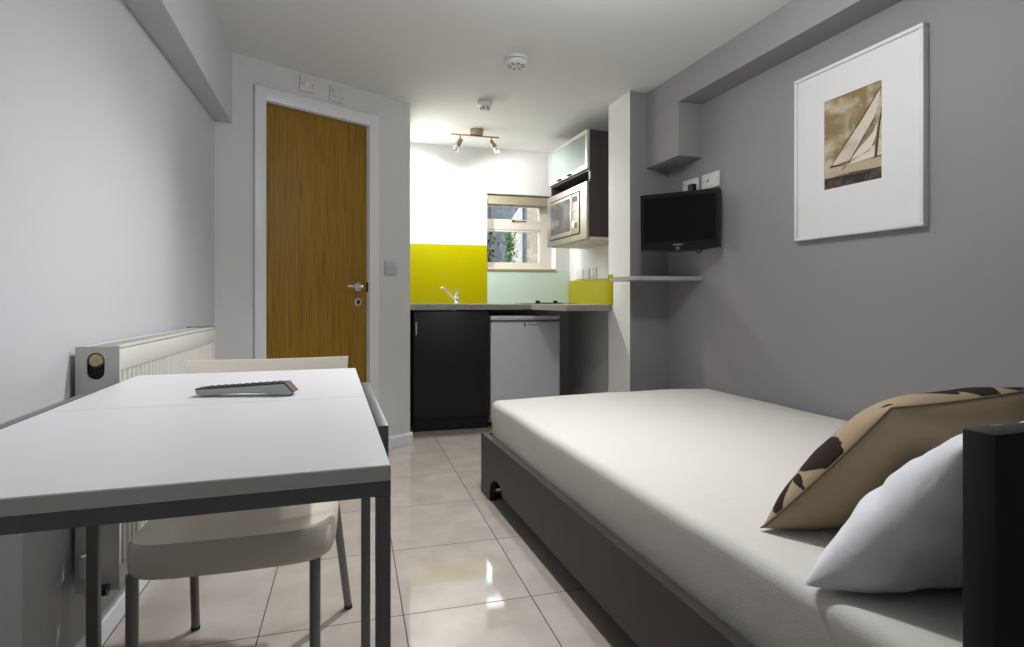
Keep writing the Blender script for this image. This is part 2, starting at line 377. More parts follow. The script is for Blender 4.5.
# fridge
f = thing('fridge', 'white undercounter fridge beside the black sink cabinet', 'fridge', (.99, 4.1, 0))
part('body', box(N(), 0, .545, .055, .60, .03, .80, .006), M_fridge, f)
part('lid', box(N(), -.001, .546, 0, .60, .801, .832, .008), M_fridge, f)
part('kick_panel', box(N(), .01, .535, .075, .1, .0, .06), M_dark, f)
dr = part('fridge_door', box(N(), 0, .545, 0, .05, .06, .785, .010, 3), M_fridge, f)
part('handle_groove', box(N(), .005, .54, .004, .054, .786, .800), M_rail, f)
bm = xf(text_mesh('Hotpoint', .020, .0006), Matrix.Translation((.325, -.0012, .765)) @ Matrix.Rotation(PI/2, 4, 'X'))
part('badge_mark', box(N(), .258, .268, -.0015, 0, .753, .779), M_black, dr)
part('badge', bm, M_black, dr)
# worktop, L-shaped with a hole for the sink bowl
wt = N(); z0, z1 = .878, .918
SX0, SX1, SY0, SY1 = .47, .76, 4.24, 4.60
box(wt, .376, SX0, 4.08, WY-.002, z0, z1); box(wt, SX1, 1.297, 4.08, WY-.002, z0, z1); box(wt, SX0, SX1, 4.08, SY0, z0, z1); box(wt, SX0, SX1, SY1, WY-.002, z0, z1)
prism(wt, [(1.297, WY-.002), (1.297, 4.08), (1.335, 3.445), (1.652, 3.445), (1.648, 3.508), (wall_x(3.508)-.003, 3.512), (wall_x(WY)-.003, WY-.002)], z0, z1)
tag(link('worktop', wt, M_top, smooth=0), 'grey laminate L-shaped worktop over cabinet and fridge', 'worktop')
# sink
s = thing('sink', 'shallow steel sink inset in the left of the worktop', 'sink', (.615, 4.42, .918))
bm = N(); hx, hy = .145, .18
o1 = rrect(.42, .46, .03, cx=.01); 
box(bm, -.20, -hx+.004, -.22, .235, 0.0005, .004); box(bm, hx-.004, .235, -.22, .235, 0.0005, .004); box(bm, -hx, hx, -.22, -hy+.004, .0005, .004); box(bm, -hx, hx, hy-.004, .235, .0005, .004)
part('rim', bm, M_steel, s, 0)
bm = N(); q = .002
box(bm, -hx+q, -hx+.006, -hy+q, hy-q, -.15, .003); box(bm, hx-.006, hx-q, -hy+q, hy-q, -.15, .003); box(bm, -hx+q, hx-q, -hy+q, -hy+.006, -.15, .003); box(bm, -hx+q, hx-q, hy-.006, hy-q, -.15, .003); box(bm, -hx+q, hx-q, -hy+q, hy-q, -.155, -.15)
part('bowl', bm, M_steel, s, 0)
# tap
t = thing('mixer_tap', 'chrome mixer tap behind the sink with swivelled spout', 'tap', (.815, 4.56, .922))
bm = lathe(N(), [(.026, 0), (.026, .008), (.021, .014), (.020, .05), (.016, .06), (.001, .062)], (0, 0, 0))
part('tap_body', bm, M_chrome, t)
part('spout', tube(N(), [(-.01, 0, .035), (-.04, -.005, .062), (-.08, -.012, .100), (-.104, -.016, .122), (-.118, -.018, .127), (-.127, -.02, .115)], [.013, .012, .011, .011, .011, .012]), M_chrome, t)
part('lever', tube(N(), [(0, 0, .055), (.004, 0, .08), (.006, .0, .10), (-.02, -.004, .118)], [.015, .014, .012, .006]), M_chrome, t)
# hob
h = thing('hob', 'black two-ring hob with steel rim at the worktop corner', 'hob', (1.51, 4.40, .918))
part('rim', prism(N(), rrect(.40, .44, .015), .0004, .004), M_steel, h)
part('hob_plate', prism(N(), rrect(.38, .42, .01), .004, .006), M_black, h)
for yy in (-.09, .11):
    part('ring', lathe(N(), [(.001, .0062), (.08, .0062), (.08, .011), (.001, .011)], (0.04, yy, 0)), M_dark, h)
for xx in (-.115, .03):
    part('knob', lathe(N(), [(.017, .006), (.017, .024), (.013, .028), (.001, .028)], (xx, -.18, 0)), M_black, h)
# splashbacks
tag(link('splashback', box(N(), .374, 1.112, WY-.007, WY-.001, .919, 1.417), M_yellow, smooth=0), 'large yellow glass splashback behind the sink and tap', 'splashback')
tag(link('splashback', box(N(), 1.1135, wall_x(WY)-.008, WY-.007, WY-.001, .919, 1.205), M_pale, smooth=0), 'pale green glass splashback under the window', 'splashback')
o = link('splashback', box(N(), -.007, -.001, -1.23, 0, .919, 1.118), M_yellow, smooth=0)
place(tag(o, 'low yellow glass splashback under the three sockets', 'splashback'), (wall_x(WY-.008), WY-.008, 0), RW)
o = link('splashback', box(N(), -.281, -.2755, .222, .278, .919, 1.118), M_yellow, smooth=0)
place(tag(o, 'narrow yellow glass strip on the side of the pillar', 'splashback'), (wall_x(3.22), 3.22, 0), RW)
# wall cabinet (front faces left)
c = thing('wall_cabinet', 'dark wall cabinet with frosted glass flap door above the microwave', 'cabinet', (wall_x(3.70)-.002, 3.70, 0), RW)
bm = N(); D = .314
box(bm, -D, 0, 0, .018, 1.395, 2.145); box(bm, -D, 0, .692, .71, 1.395, 2.145); box(bm, -D, 0, .018, .692, 2.127, 2.145); box(bm, -D+.0, 0, .018, .692, 1.86, 1.876); box(bm, -.012, 0, .018, .692, 1.395, 2.127)
part('carcass', bm, M_espresso, c, 0)
part('bottom_panel', box(N(), -D, 0, 0, .71, 1.376, 1.394), M_cream, c)
dr = part('flap_door', None or box(box(box(box(N(), -D-.02, -D-.001, 0, .03, 1.873, 2.147), -D-.02, -D-.001, .68, .71, 1.873, 2.147), -D-.02, -D-.001, .03, .68, 2.119, 2.147), -D-.02, -D-.001, .03, .68, 1.873, 1.901), M_alu, c)
part('glass_panel', box(N(), -D-.014, -D-.008, .03, .68, 1.901, 2.119), M_frost, dr)
for yy in (.26, .45):
    part('handle', box(N(), -D-.036, -D-.02, yy, yy+.06, 1.878, 1.888, .003), M_dark, dr)
part('hinge_cover', box(N(), -D-.004, -D+.008, -.003, 0, 1.80, 1.85), M_alu, c)
# microwave
m = thing('microwave', 'built-in steel microwave in the dark wall cabinet', 'microwave', (wall_x(3.70)-.002, 3.70, 0), RW)
part('body', box(N(), -D+.004, -.03, .03, .68, 1.397, 1.765), M_rail, m)
X0 = -D-.024
part('front_plate', box(N(), X0, -D-.001, .002, .735, 1.380, 1.782, .003), M_steel, m)
bm = N(); a0, a1, b0, b1 = .105, .665, 1.423, 1.735
for q in ((a0, a1, b0, b0+.008), (a0, a1, b1-.008, b1), (a0, a0+.008, b0, b1), (a1-.008, a1, b0, b1)): box(bm, X0-.003, X0+.001, *q)
part('trim_line', bm, M_dark, m)
dr = part('oven_door', box(N(), X0-.006, X0-.0005, .25, .655, 1.433, 1.725, .002), M_steel, m)
part('door_glass', box(N(), X0-.009, X0-.005, .272, .635, 1.462, 1.705, .002), M_mwglass, dr)
pn = part('control_panel', box(N(), X0-.006, X0-.0005, .115, .246, 1.433, 1.725, .002), M_steel, m)
part('display', box(N(), X0-.008, X0-.005, .14, .225, 1.665, 1.705), mat('dim_red_display', (.20, .06, .07), .2), pn)
for k in range(3):
    part('button', box(N(), X0-.009, X0-.005, .135+.034*k, .162+.034*k, 1.60, 1.615, .002), M_alu, pn)
part('dial', cyl(N(), (X0-.022, .18, 1.50), (X0-.005, .18, 1.50), .024), M_chrome, pn)
# three wall sockets above the low yellow glass
def plate(name, label, cat, w, h, loc, rot, extra, group=None, mt=M_plastic):
    r = thing(name, label, cat, loc, rot, group)
    part('plate', box(N(), -w/2, w/2, -.012, -.0005, -h/2, h/2, .003), mt, r)
    for e in extra:
        k, x, z, ww, hh, m_ = e
        if k == 'screw': part('screw', cyl(N(), (x, -.0135, z), (x, -.011, z), .004, n=12), m_, r)
        else: part(k, box(N(), x-ww/2, x+ww/2, -.016, -.011, z-hh/2, z+hh/2, .0015), m_, r)
    return r
# plates face local -y ; on the right wall that means rotating by RW - 90 degrees
RP = RW - PI/2
first = ('left of the three', 'middle of the three', 'right of the three')
lab = ('white socket nearest the window above the low yellow glass', 'middle white socket above the low yellow glass', 'white socket nearest the pillar above the low yellow glass')
for k, yy in enumerate((4.52, 4.385, 4.255)):
    plate('wall_socket', lab[k], 'socket', .146 if k == 0 else .09, .086, (wall_x(yy)-.0005, yy, 1.168), RP,
          [('rocker', -.03 if k == 0 else 0, .02, .014, .02, M_plastic2), ('rocker', .03 if k == 0 else 0, -.015, .02, .014, M_plastic2)], 'sockets above the yellow glass')
# extractor vent on the back wall
v = thing('air_vent', 'small round white vent high on the kitchen end wall', 'vent', (.522, WY-.001, 2.098))
fz = lambda x, y, z: (x, -z, y)
part('vent_ring', lathe(N(), [(.030, 0), (.048, 0), (.048, .014), (.040, .018), (.032, .012), (.030, .002)], (0, 0, 0), f=fz), M_plastic, v)
part('vent_disc', lathe(N(), [(.001, .004), (.026, .004), (.024, .014), (.001, .017)], (0, 0, 0), f=fz), M_plastic, v)
part('vent_backing', cyl(N(), (0, -.0035, 0), (0, -.0005, 0), .031), M_alu, v)
# kitchen spotlight bar
s = thing('spotlight_bar', 'two-lamp satin nickel spotlight bar on the kitchen ceiling', 'ceiling light', (.905, 4.255, CH))
bm = lathe(N(), [(.001, -.0005), (.05, -.0005), (.05, -.035), (.045, -.042), (.001, -.042)], (.01, 0, 0))
part('ceiling_rose', bm, M_nickel, s)
part('bar', box(N(), -.187, .187, -.008, .008, -.054, -.043, .003), M_nickel, s)
for x, dirv in ((-.115, Vector((-.42, .15, -.85))), (.125, Vector((.5, -.2, -.8)))):
    dirv.normalize(); p = Vector((x, 0, -.054)); j = p + Vector((0, 0, -.035))
    hd = part('spot_head', cyl(N(), j - dirv*.012, j + dirv*.046, .018, .023), M_nickel, s)
    part('stem', tube(N(), [p, j], .005, 8), M_nickel, hd)
    part('bulb_collar', tube(N(), [j + dirv*.046, j + dirv*.07, j + dirv*.090], [.0165, .019, .024], 20, False), M_chrome, hd)
    part('bulb', cyl(N(), j + dirv*.0465, j + dirv*.082, .014, .020), M_bulb, hd)
# detectors
def detector(label, loc, R, name):
    r = thing(name, label, 'detector', loc)
    part('base', lathe(N(), [(.001, -.0005), (R, -.0005), (R*1.0, -.012), (R*.9, -.014), (.001, -.014)], (0, 0, 0)), M_plastic, r)
    part('gap_ring', lathe(N(), [(.001, -.014), (R*.9, -.014), (R*.9, -.018), (.001, -.018)], (0, 0, 0)), M_dark, r)
    bd = part('cover', lathe(N(), [(.001, -.018), (R*.97, -.018), (R*.97, -.032), (R*.80, -.042), (R*.55, -.044), (.001, -.046)], (0, 0, 0)), M_plastic, r)
    return r, bd
r, bd = detector('large white smoke alarm on the ceiling nearest the bed', (.85, 2.94, CH), .062, 'smoke_alarm')
for k in range(8):
    a = 2*PI*k/8
    part('vent_slot', xf(box(N(), .024, .048, -.006, .006, -.0445, -.0405), Matrix.Rotation(a, 4, 'Z')), M_rail, bd)
part('test_button', lathe(N(), [(.001, -.045), (.012, -.045), (.011, -.049), (.001, -.05)], (0, 0, 0)), M_plastic2, bd)
r, bd = detector('smaller white detector on the ceiling near the spotlight bar', (.832, 3.61, CH), .052, 'heat_detector')
part('sensor_hub', lathe(N(), [(.001, -.04), (.028, -.044), (.026, -.066), (.020, -.072), (.001, -.073)], (0, 0, 0)), M_plastic, bd)
for k in range(6):
    a = 2*PI*k/6
    part('sensor_slot', xf(box(N(), .0265, .0295, -.005, .005, -.064, -.048), Matrix.Rotation(a, 4, 'Z')), M_rail, bd)

# ------------------------------------------------------------------ switches on the door wall
def on_door_wall(k, z): return (DB[0] + (k+.016)*math.cos(DA), DB[1] + (k+.016)*math.sin(DA), z)
plate('switch_plate', 'white switch plate above the door, left of the two', 'switch', .086, .086, on_door_wall(-.727, 2.185), DA,
      [('screw', -.03, 0, 0, 0, M_rail), ('screw', .03, 0, 0, 0, M_rail), ('rocker', -.002, 0, .018, .03, M_plastic)], mt=M_plastic2)
r = plate('timer_plate', 'white plate with a round centre above the door, right of the two', 'switch', .086, .086, on_door_wall(-.545, 2.174), DA,
      [('screw', -.032, .02, 0, 0, M_rail), ('screw', .032, -.02, 0, 0, M_rail)], mt=M_plastic2)
part('dial', lathe(N(), [(.001, .011), (.03, .011), (.028, .020), (.001, .021)], (0, 0, 0), f=fz), M_plastic2, r)
plate('light_switch', 'pale grey blank switch plate to the right of the door', 'switch', .088, .086, on_door_wall(-.168, 1.155), DA,
      [('screw', -.03, 0, 0, 0, M_rail), ('screw', .03, 0, 0, 0, M_rail)], mt=mat('grey_switch_plastic', (.50, .49, .52), .4))

# ------------------------------------------------------------------ right-hand wall things
def rwall(y, z=0., n=0.): return (wall_x(y)-n, y, z)
a = plate('television_socket', 'white double plate behind the left of the television top', 'socket', .146, .086, rwall(2.975, 1.625, .0005), RP, [('rocker', -.045, .022, .012, .02, M_plastic2)])
b = plate('aerial_socket', 'white double plate with round outlets right of the black plug', 'socket', .150, .086, rwall(2.792, 1.625, .0005), RP,
          [('screw', -.06, 0, 0, 0, M_rail), ('screw', .062, .005, 0, 0, M_rail), ('screw', .035, .0, 0, 0, M_alu)])
part('outlet', cyl(N(), (-.035, -.0135, -.004), (-.035, -.011, -.004), .009), M_brass, b)
part('outlet', cyl(N(), (-.015, -.0135, .002), (-.015, -.011, .002), .007), M_dark, b)
p = thing('power_plug', 'black plug in the socket above the television', 'plug', rwall(2.935, 1.605, .0125), RP)
part('plug_body', box(N(), -.025, .025, -.030, 0, -.028, .026, .006, 3), M_black, p)
part('plug_cable', tube(N(), [(0, -.015, -.02), (0, -.018, -.06), (.01, -.012, -.12), (.03, -.005, -.16)], .0035, 8), M_black, p)
# picture
PW, PH = .594, .735
pc = thing('framed_picture', 'large white framed sailing yacht print on the grey wall', 'picture', rwall(1.873, 1.2195, .001), RP)
bm = N(); T = .03; e = .015
for q in ((-PW/2, PW/2, 0, e), (-PW/2, PW/2, PH-e, PH), (-PW/2, -PW/2+e, e, PH-e), (PW/2-e, PW/2, e, PH-e)): box(bm, q[0], q[1], -T, 0, q[2], q[3], .002)
part('frame', bm, M_frame_w, pc)
# mount with a window
u0, u1, v0, v1 = -.140, .128, .207, .589
bm = N()
for q in ((-PW/2+e, u0, e, PH-e), (u1, PW/2-e, e, PH-e), (u0, u1, e, v0), (u0, u1, v1, PH-e)): box(bm, q[0], q[1], -.020, -.0165, q[2], q[3])
part('mount', bm, M_mat, pc, 0)
U = lambda u, v: (u0 + u*(u1-u0), v0 + v*(v1-v0))
bm = N(); box(bm, u0-.01, u1+.01, -.016, -.012, v0-.01, v1+.01, mi=0)
def art(poly, lvl, mi):
    pts = [U(*p) for p in poly]; f_ = lambda a, b, h: (a, h, b)
    prism(bm, pts, -.016, -.0162-lvl*.0002, f_, mi)
art([(0, 0), (1, 0), (1, .105), (.6, .115), (0, .125)], 1, 4)
art([(0, .125), (.35, .135), (.35, .18), (0, .185)], 1, 3)
art([(.30, .16), (.42, .215), (1, .225), (1, .105), (.48, .115)], 2, 3)
art([(.13, .255), (.70, .68), (.97, .92), (.93, .74), (.80, .55), (.46, .27)], 2, 1)
art([(.47, .275), (.86, .50), (.93, .60), (.90, .45), (.80, .30)], 3, 2)
art([(.44, .225), (.88, .36), (.885, .24), (.6, .225)], 3, 2)
art([(.90, .24), (.965, .60), (1, .62), (1, .24)], 3, 1)
art([(.875, .23), (.915, .23), (.985, .66), (.965, .66)], 4, 5)
art([(.97, .6), (.985, .6), (1, .93), (1, .96)], 4, 5)
art([(.10, .235), (.13, .258), (.30, .245), (.46, .262), (.46, .255), (.30, .235)], 4, 5)
art([(.43, .24), (.45, .24), (.87, .62), (.865, .635)], 4, 5)
art([(.12, .252), (.128, .248), (.98, .925), (.98, .94)], 4, 5)
art([(.42, .12), (1, .105), (1, .118), (.45, .135)], 4, 5)
art([(.86, .225), (1, .232), (1, .242), (.86, .235)], 4, 5)
part('print', bm, [M_sky, M_sail, M_sail2, M_hull, M_sea, M_ink], pc, 0)
# television
tv = thing('television', 'small black flat television on a wall arm in the corner', 'television', (1.765, 2.812, 1.384), math.radians(-48.8))
bm = N(); W2, HB, HT = .222, -.165, .165
pl = [(-W2, HT), (-W2+.006, HT+.004), (W2-.006, HT+.004), (W2, HT), (W2-.004, HB+.016), (W2*.5, HB+.004), (0, HB), (-W2*.5, HB+.004), (-W2+.004, HB+.016)]
prism(bm, pl, -.018, .02, lambda a, b, h: (a, h, b))
cab = part('cabinet', bm, M_black, tv)
part('screen', box(N(), -W2+.022, W2-.022, -.0195, -.017, HB+.058, HT-.020), M_screen, tv)
part('rear_housing', box(N(), -W2*.8, W2*.8, .02, .055, HB+.03, HT-.03, .012), M_black, tv)
bm = N(); prism(bm, [(-W2+.006, HB+.014), (-W2*.5, HB+.0015), (0, HB-.0025), (W2*.5, HB+.0015), (W2-.006, HB+.014), (W2-.006, HB+.020), (0, HB+.004), (-W2+.006, HB+.020)], -.0195, .0, lambda a, b, h: (a, h, b))
part('chin_strip', bm, M_bluegloss, tv)
part('maker_badge', xf(text_mesh('SAMSUNG', .0115, .0004), Matrix.Translation((-.005, -.0186, HB+.040)) @ Matrix.Rotation(PI/2, 4, 'X')), M_silver, tv)
bm = N(); lathe(bm, [(.0085, .0), (.0105, .0), (.0105, .0015), (.0085, .0015)], (0, 0, 0), f=fz); bmesh.ops.translate(bm, verts=bm.verts[:], vec=(-.005, -.0182, HB+.021))
part('power_ring', bm, M_rail, tv)
bm = box(N(), -.04, .04, .055, .062, -.05, .05); tube(bm, [(0, .06, 0), (0, .12, 0), (.03, .205, 0)], .014)
ab = box(N(), -.012, -.0005, -.03, .03, -.06, .06); xf(ab, Matrix.Translation((.0395, .2125, 0)) @ Matrix.Rotation(RW + math.radians(48.8), 4, 'Z'))
tm = bpy.data.meshes.new('t'); ab.to_mesh(tm); ab.free(); bm.from_mesh(tm); bpy.data.meshes.remove(tm)
part('wall_arm', bm, M_black, tv)
part('cable', tube(N(), [(.07, .03, HB+.05), (.085, .03, HB-.002), (.10, .028, HB-.008), (.115, .03, HB+.004), (.12, .035, HB+.06)], .004, 8), M_black, tv)
# shelf
sh = N(); prism(sh, [(1.53, 2.89), (wall_x(2.89)-.002, 2.875), (wall_x(3.21)-.002, 3.203), (1.53, 3.215)], 1.064, 1.086)
tag(link('corner_shelf', sh, mat('pale_grey_shelf', (.42, .41, .40), .5), smooth=0), 'thin pale grey corner shelf below the television', 'shelf')

# ------------------------------------------------------------------ bed
FB = (.618, 2.766, 0)
bed = thing('bed_frame', 'dark brown wooden bed frame along the grey wall', 'bed', FB, RW)
BL = 2.25; BW = 1.333
def side_profile():
    pts = [(0, 0), (0, .292), (-BL+.04, .292), (-BL+.04, 0), (-BL+.22, 0)]
    for k in range(9):
        a = PI*(k/8); pts.append((-BL+.22 + .075*(1-math.cos(a)), .05 + .08*math.sin(a) + .035*k/8))
    for k in range(9):
        a = PI*(k/8); pts.append((-.35 + .1*(1-math.cos(a)), .085 - .045*k/8 + .062*math.sin(a)))
    pts.append((-.15, 0))
    return pts
bm = N(); prism(bm, side_profile(), 0, .03, lambda a, b, h: (h, a, b))
part('side_board', bm, M_plum, bed)
bm = N(); prism(bm, side_profile(), BW-.015, BW, lambda a, b, h: (h, a, b))
part('side_board', bm, M_plum, bed)
part('foot_board', box(N(), .03, BW-.015, -.03, 0, .012, .292), M_plum, bed)  # unseen; carried low to keep kitchen light out from under the bed
part('slat_base', box(N(), .03, BW-.015, -BL+.04, -.03, .17, .195), M_plum, bed)
part('headboard', box(N(), .050, BW, -BL-.002, -BL+.039, 0, .782, .003), M_wenge, bed)
# mattress with fitted sheet
def mattress():
    bm = N(); nx, ny = 40, 80; x0, x1, y0, y1, zb, zt, r = .040, BW-.018, -BL+.05, -.032, .198, .455, .030
    box(bm, x0, x1, y0, y1, zb, zt)
    bmesh.ops.bevel(bm, geom=[e for e in bm.edges], offset=r, segments=5, affect='EDGES', profile=.5)
    # cut into a fine grid for gentle unevenness
    for k in range(1, 26): 
        g = bm.verts[:]+bm.edges[:]+bm.faces[:]; bmesh.ops.bisect_plane(bm, geom=g, plane_co=(0, y0+(y1-y0)*k/26, 0), plane_no=(0, 1, 0))
    for k in range(1, 16):
        g = bm.verts[:]+bm.edges[:]+bm.faces[:]; bmesh.ops.bisect_plane(bm, geom=g, plane_co=(x0+(x1-x0)*k/16, 0, 0), plane_no=(1, 0, 0))
    for k in range(1, 5):
        g = bm.verts[:]+bm.edges[:]+bm.faces[:]; bmesh.ops.bisect_plane(bm, geom=g, plane_co=(0, 0, zb+(zt-zb)*k/5), plane_no=(0, 0, 1))
    for v in bm.verts:
        if v.co.z > zb+.02:
            n_ = noise.noise(v.co*5.)
            u_ = 2*(v.co.x-x0)/(x1-x0)-1
            if v.co.z > zt-.035: v.co.z += .003*n_ + .010*(1-u_*u_)*min(1, (v.co.y-y0)/.5, 1)
            if v.co.x < x0+.02: v.co.x += .004*noise.noise(Vector((v.co.y*7, v.co.z*9, 3)))
    return bm
o = link('mattress', mattress(), M_sheet, smooth=60)
place(tag(o, 'thick mattress in an off-white fitted sheet on the bed', 'mattress'), FB, RW)
# cushions: grid in (u, v), bulged
def cushion(W, H, T, nu, nv, pinch, seed, wr, petals=None, power=.55):
    bm = N(); lay = []
    for side in (1, -1):
        g = []
        for j in range(nv+1):
            row = []
            for i in range(nu+1):
                u = math.sin(PI/2*(2*i/nu-1)); v = math.sin(PI/2*(2*j/nv-1))
                x = u*W/2*(1-pinch*(1-v*v)*u*u); y = v*H/2*(1-pinch*(1-u*u)*v*v)
                t = T/2*max(0., (1-abs(u)**2.6)*(1-abs(v)**2.6))**power
                t += wr*noise.noise(Vector((u*2.2+seed, v*2.2, side*3.)))*(t/(T/2))
                t += wr*.5*noise.noise(Vector((u*7+seed, v*5, side*3.)))*(t/(T/2))
                edge = max(abs(u), abs(v))
                row.append(None if (side == -1 and edge > .9999) else bm.verts.new((x, y, side*t)))
            g.append(row)
        lay.append(g)
    for side, g in ((1, lay[0]), (-1, lay[1])):
        for j in range(nv):
            for i in range(nu):
                q = [(i, j), (i+1, j), (i+1, j+1), (i, j+1)]
                vs = [g[b][a] or lay[0][b][a] for a, b in q]
                if side == -1: vs = vs[::-1]
                f_ = bm.faces.new(vs)
                if petals and side == 1 and petals(math.sin(PI/2*(2*(i+.5)/nu-1)), math.sin(PI/2*(2*(j+.5)/nv-1))): f_.material_index = 1
    return bm
def orient(bm, org, ex, ey):
    ex = Vector(ex).normalized(); ey = Vector(ey).normalized(); ez = ex.cross(ey).normalized()
    M = Matrix((ex, ey, ez)).transposed().to_4x4(); M.translation = Vector(org)
    return xf(bm, M)
def petal_mask(u, v):
    W_, H_ = 1.3, 1.0
    x, y = u*W_, v*H_
    P = [(-1.13, -.02, .17, .34, 20), (-1.16, -.62, .12, .20, -25), (-1.0, -.50, .07, .11, 30), (-.86, -.2, .08, .16, 10), (-.62, .2, .26, .13, -30), (-1.13, .9, .05, .05, 0), (-1.22, -.36, .05, .09, 50),
         (-.16, .86, .24, .10, 8), (.36, .92, .34, .09, 0), (.34, .70, .16, .06, 30), (.9, .9, .2, .1, 10), (.20, .2, .14, .3, 35), (-.15, -.3, .3, .14, 20), (.6, -.1, .15, .33, -30), (.3, -.7, .3, .12, 10), (.95, -.6, .14, .25, 20), (1.05, .3, .12, .25, 0)]
    for cx, cy, a, b, ang in P:
        t = math.radians(ang); dx, dy = x-cx, y-cy
        X = dx*math.cos(t)+dy*math.sin(t); Y = -dx*math.sin(t)+dy*math.cos(t)
        k = 1 + .18*math.sin(3*math.atan2(Y/b, X/a)+cx*9)
        if (X/a)**2 + (Y/b)**2 < k: return True
    return False
def rest(bm, z):
    for v in bm.verts:
        if v.co.z < z+.001: v.co.z = z + .001 + .004*0
# patterned cushion: local x along the bed width, front (print) faces away from the camera's side of the bed
def put_cushion(name, label, cat, bm, mats, bl, ex, ey, W, H):
    bl = Vector(bl); ex = Vector(ex).normalized(); ey = Vector(ey).normalized()
    ctr = bl + ex*W/2 + ey*H/2
    orient(bm, ctr, ex, ey); rest(bm, .4645)
    base = Vector((ctr.x, ctr.y, .4645)); bmesh.ops.translate(bm, verts=bm.verts[:], vec=-base)
    o = link(name, bm, mats, smooth=180); o.location = base
    return tag(o, label, cat), ctr, base
def corner(bl, ang, W):          # right-hand lower corner of a cushion whose left tip is bl, turned by ang
    return Vector(bl) + W*Vector((math.cos(ang), math.sin(ang), 0)), (-math.cos(ang), -math.sin(ang), 0)
CW, CHh = .58, .365
br, ex = corner((.838, 1.022, .463), math.radians(10), CW)
bm = cushion(CW, CHh, .185, 220, 160, .04, 1.3, .006, lambda u, v: petal_mask(-u, v))
cu, ctr, base = put_cushion('patterned_cushion', 'beige cushion with dark brown flower print leaning behind the white pillow', 'cushion', bm, [M_beige, M_petal],
            br, ex, (.120, -.155, .24), CW, CHh)
bm = N(); loop = [(-1+2*k/30, -1) for k in range(30)] + [(1, -1+2*k/24) for k in range(24)] + [(1-2*k/30, 1) for k in range(30)] + [(-1, 1-2*k/24) for k in range(25)]
tube(bm, [(u*CW/2*(1-.04*(1-v*v)*u*u), v*CHh/2*(1-.04*(1-u*u)*v*v), 0) for u, v in loop], .0028, 8)
orient(bm, ctr, ex, (.120, -.155, .24)); rest(bm, .4645); bmesh.ops.translate(bm, verts=bm.verts[:], vec=-base)
part('piping', bm, mat('brown_piping', (.17, .125, .08), .9), cu, 60)
PWd, PHt = .66, .355
br, ex = corner((.738, .800, .460), math.radians(1), PWd)
bm = cushion(PWd, PHt, .19, 120, 80, .05, 5.1, .018, None, .48)
put_cushion('pillow', 'plump white pillow leaning on the headboard', 'pillow', bm, M_pillow, br, ex, (.15, -.15, .258), PWd, PHt)

# ------------------------------------------------------------------ table
TB = (.0455, .704, 0); TR = math.radians(2.0)
tb = thing('extending_table', 'white extending table with a grey metal frame by the radiator', 'table', TB, TR)
TW, TL, TH, TT = .557, 1.035, .75, .019
def top_piece(y0, y1):
    bm = box(N(), -TW, 0, y0, y1, TH-TT, TH, .0015, 1)
    for f in bm.faces:
        f.material_index = 0 if abs(f.normal.z) > .6 else 1
    return bm
part('tabletop_leaf', top_piece(0, .5195), [M_tabletop, M_tedge], tb, 0)
part('tabletop_leaf', top_piece(.5205, TL), [M_tabletop, M_tedge], tb, 0)
bm = N(); z0, z1 = TH-TT-.019, TH-TT-.0005
box(bm, -TW, 0, .003, .020, z0, z1); box(bm, -TW+.0, -TW+.017, .020, .52, z0, z1); box(bm, -.03, -.013, .020, .9, z0, z1); box(bm, -TW+.03, -.03, .70, .717, z0, z1); box(bm, -TW+.02, -TW+.037, .52, .9, z0, z1)
part('apron_frame', bm, M_frame, tb, 0)
for x0, x1 in ((-.0175, 0), (-TW, -TW+.0175)):
    part('leg', box(N(), x0, x1, .003, .0205, 0, z0-.0005, .001), M_frame, tb)
for sg in (0, 1):
    xa, xb = (.002, .018) if sg == 0 else (-TW-.018, -TW-.002)
    part('side_rail', box(N(), xa, xb, .218, .717, TH-.052, TH+.001, .001), M_rail, tb)
    la, lb = (.0, .021) if sg == 0 else (-TW+.002, -TW+.023)
    part('leg', box(N(), la, lb, .696, .717, 0, TH-.0525 if sg == 0 else TH-TT-.001, .001), M_frame, tb)
# ------------------------------------------------------------------ chair
ch = thing('dining_chair', 'cream plastic chair with grey tube legs pushed under the table', 'chair', (-.235, 1.5, 0), 0.)
def seat_outline(k):
    pts = []
    for i in range(72):
        a = 2*PI*i/72; n_ = 7. if math.sin(a) < 0 else 6.
        cx = abs(math.cos(a))**(2/n_)*math.copysign(1, math.cos(a)); sy = abs(math.sin(a))**(2/n_)*math.copysign(1, math.sin(a))
        y = -.005 + .235*k*sy; x = (.205 + .002*sy)*k*cx - .003
        if sy < 0: y -= .012*(1-cx*cx)
        pts.append((x, y))
    return pts
bm = N(); prof = [(.86, .400), (.975, .402), (.995, .412), (1.0, .430), (.99, .450), (.965, .458), (.90, .454), (.75, .450), (.4, .446)]
rings = []
for k, z in prof:
    rings.append([bm.verts.new((x, y, z + (.012*(y/.235)**2 if z > .43 else 0) )) for x, y in seat_outline(k)])
for a, b in zip(rings, rings[1:]):
    for i in range(72): bm.faces.new((a[i], a[(i+1) % 72], b[(i+1) % 72], b[i]))
bm.faces.new(rings[0][::-1]); bm.faces.new(rings[-1])
part('seat', bm, M_shell, ch, 60)
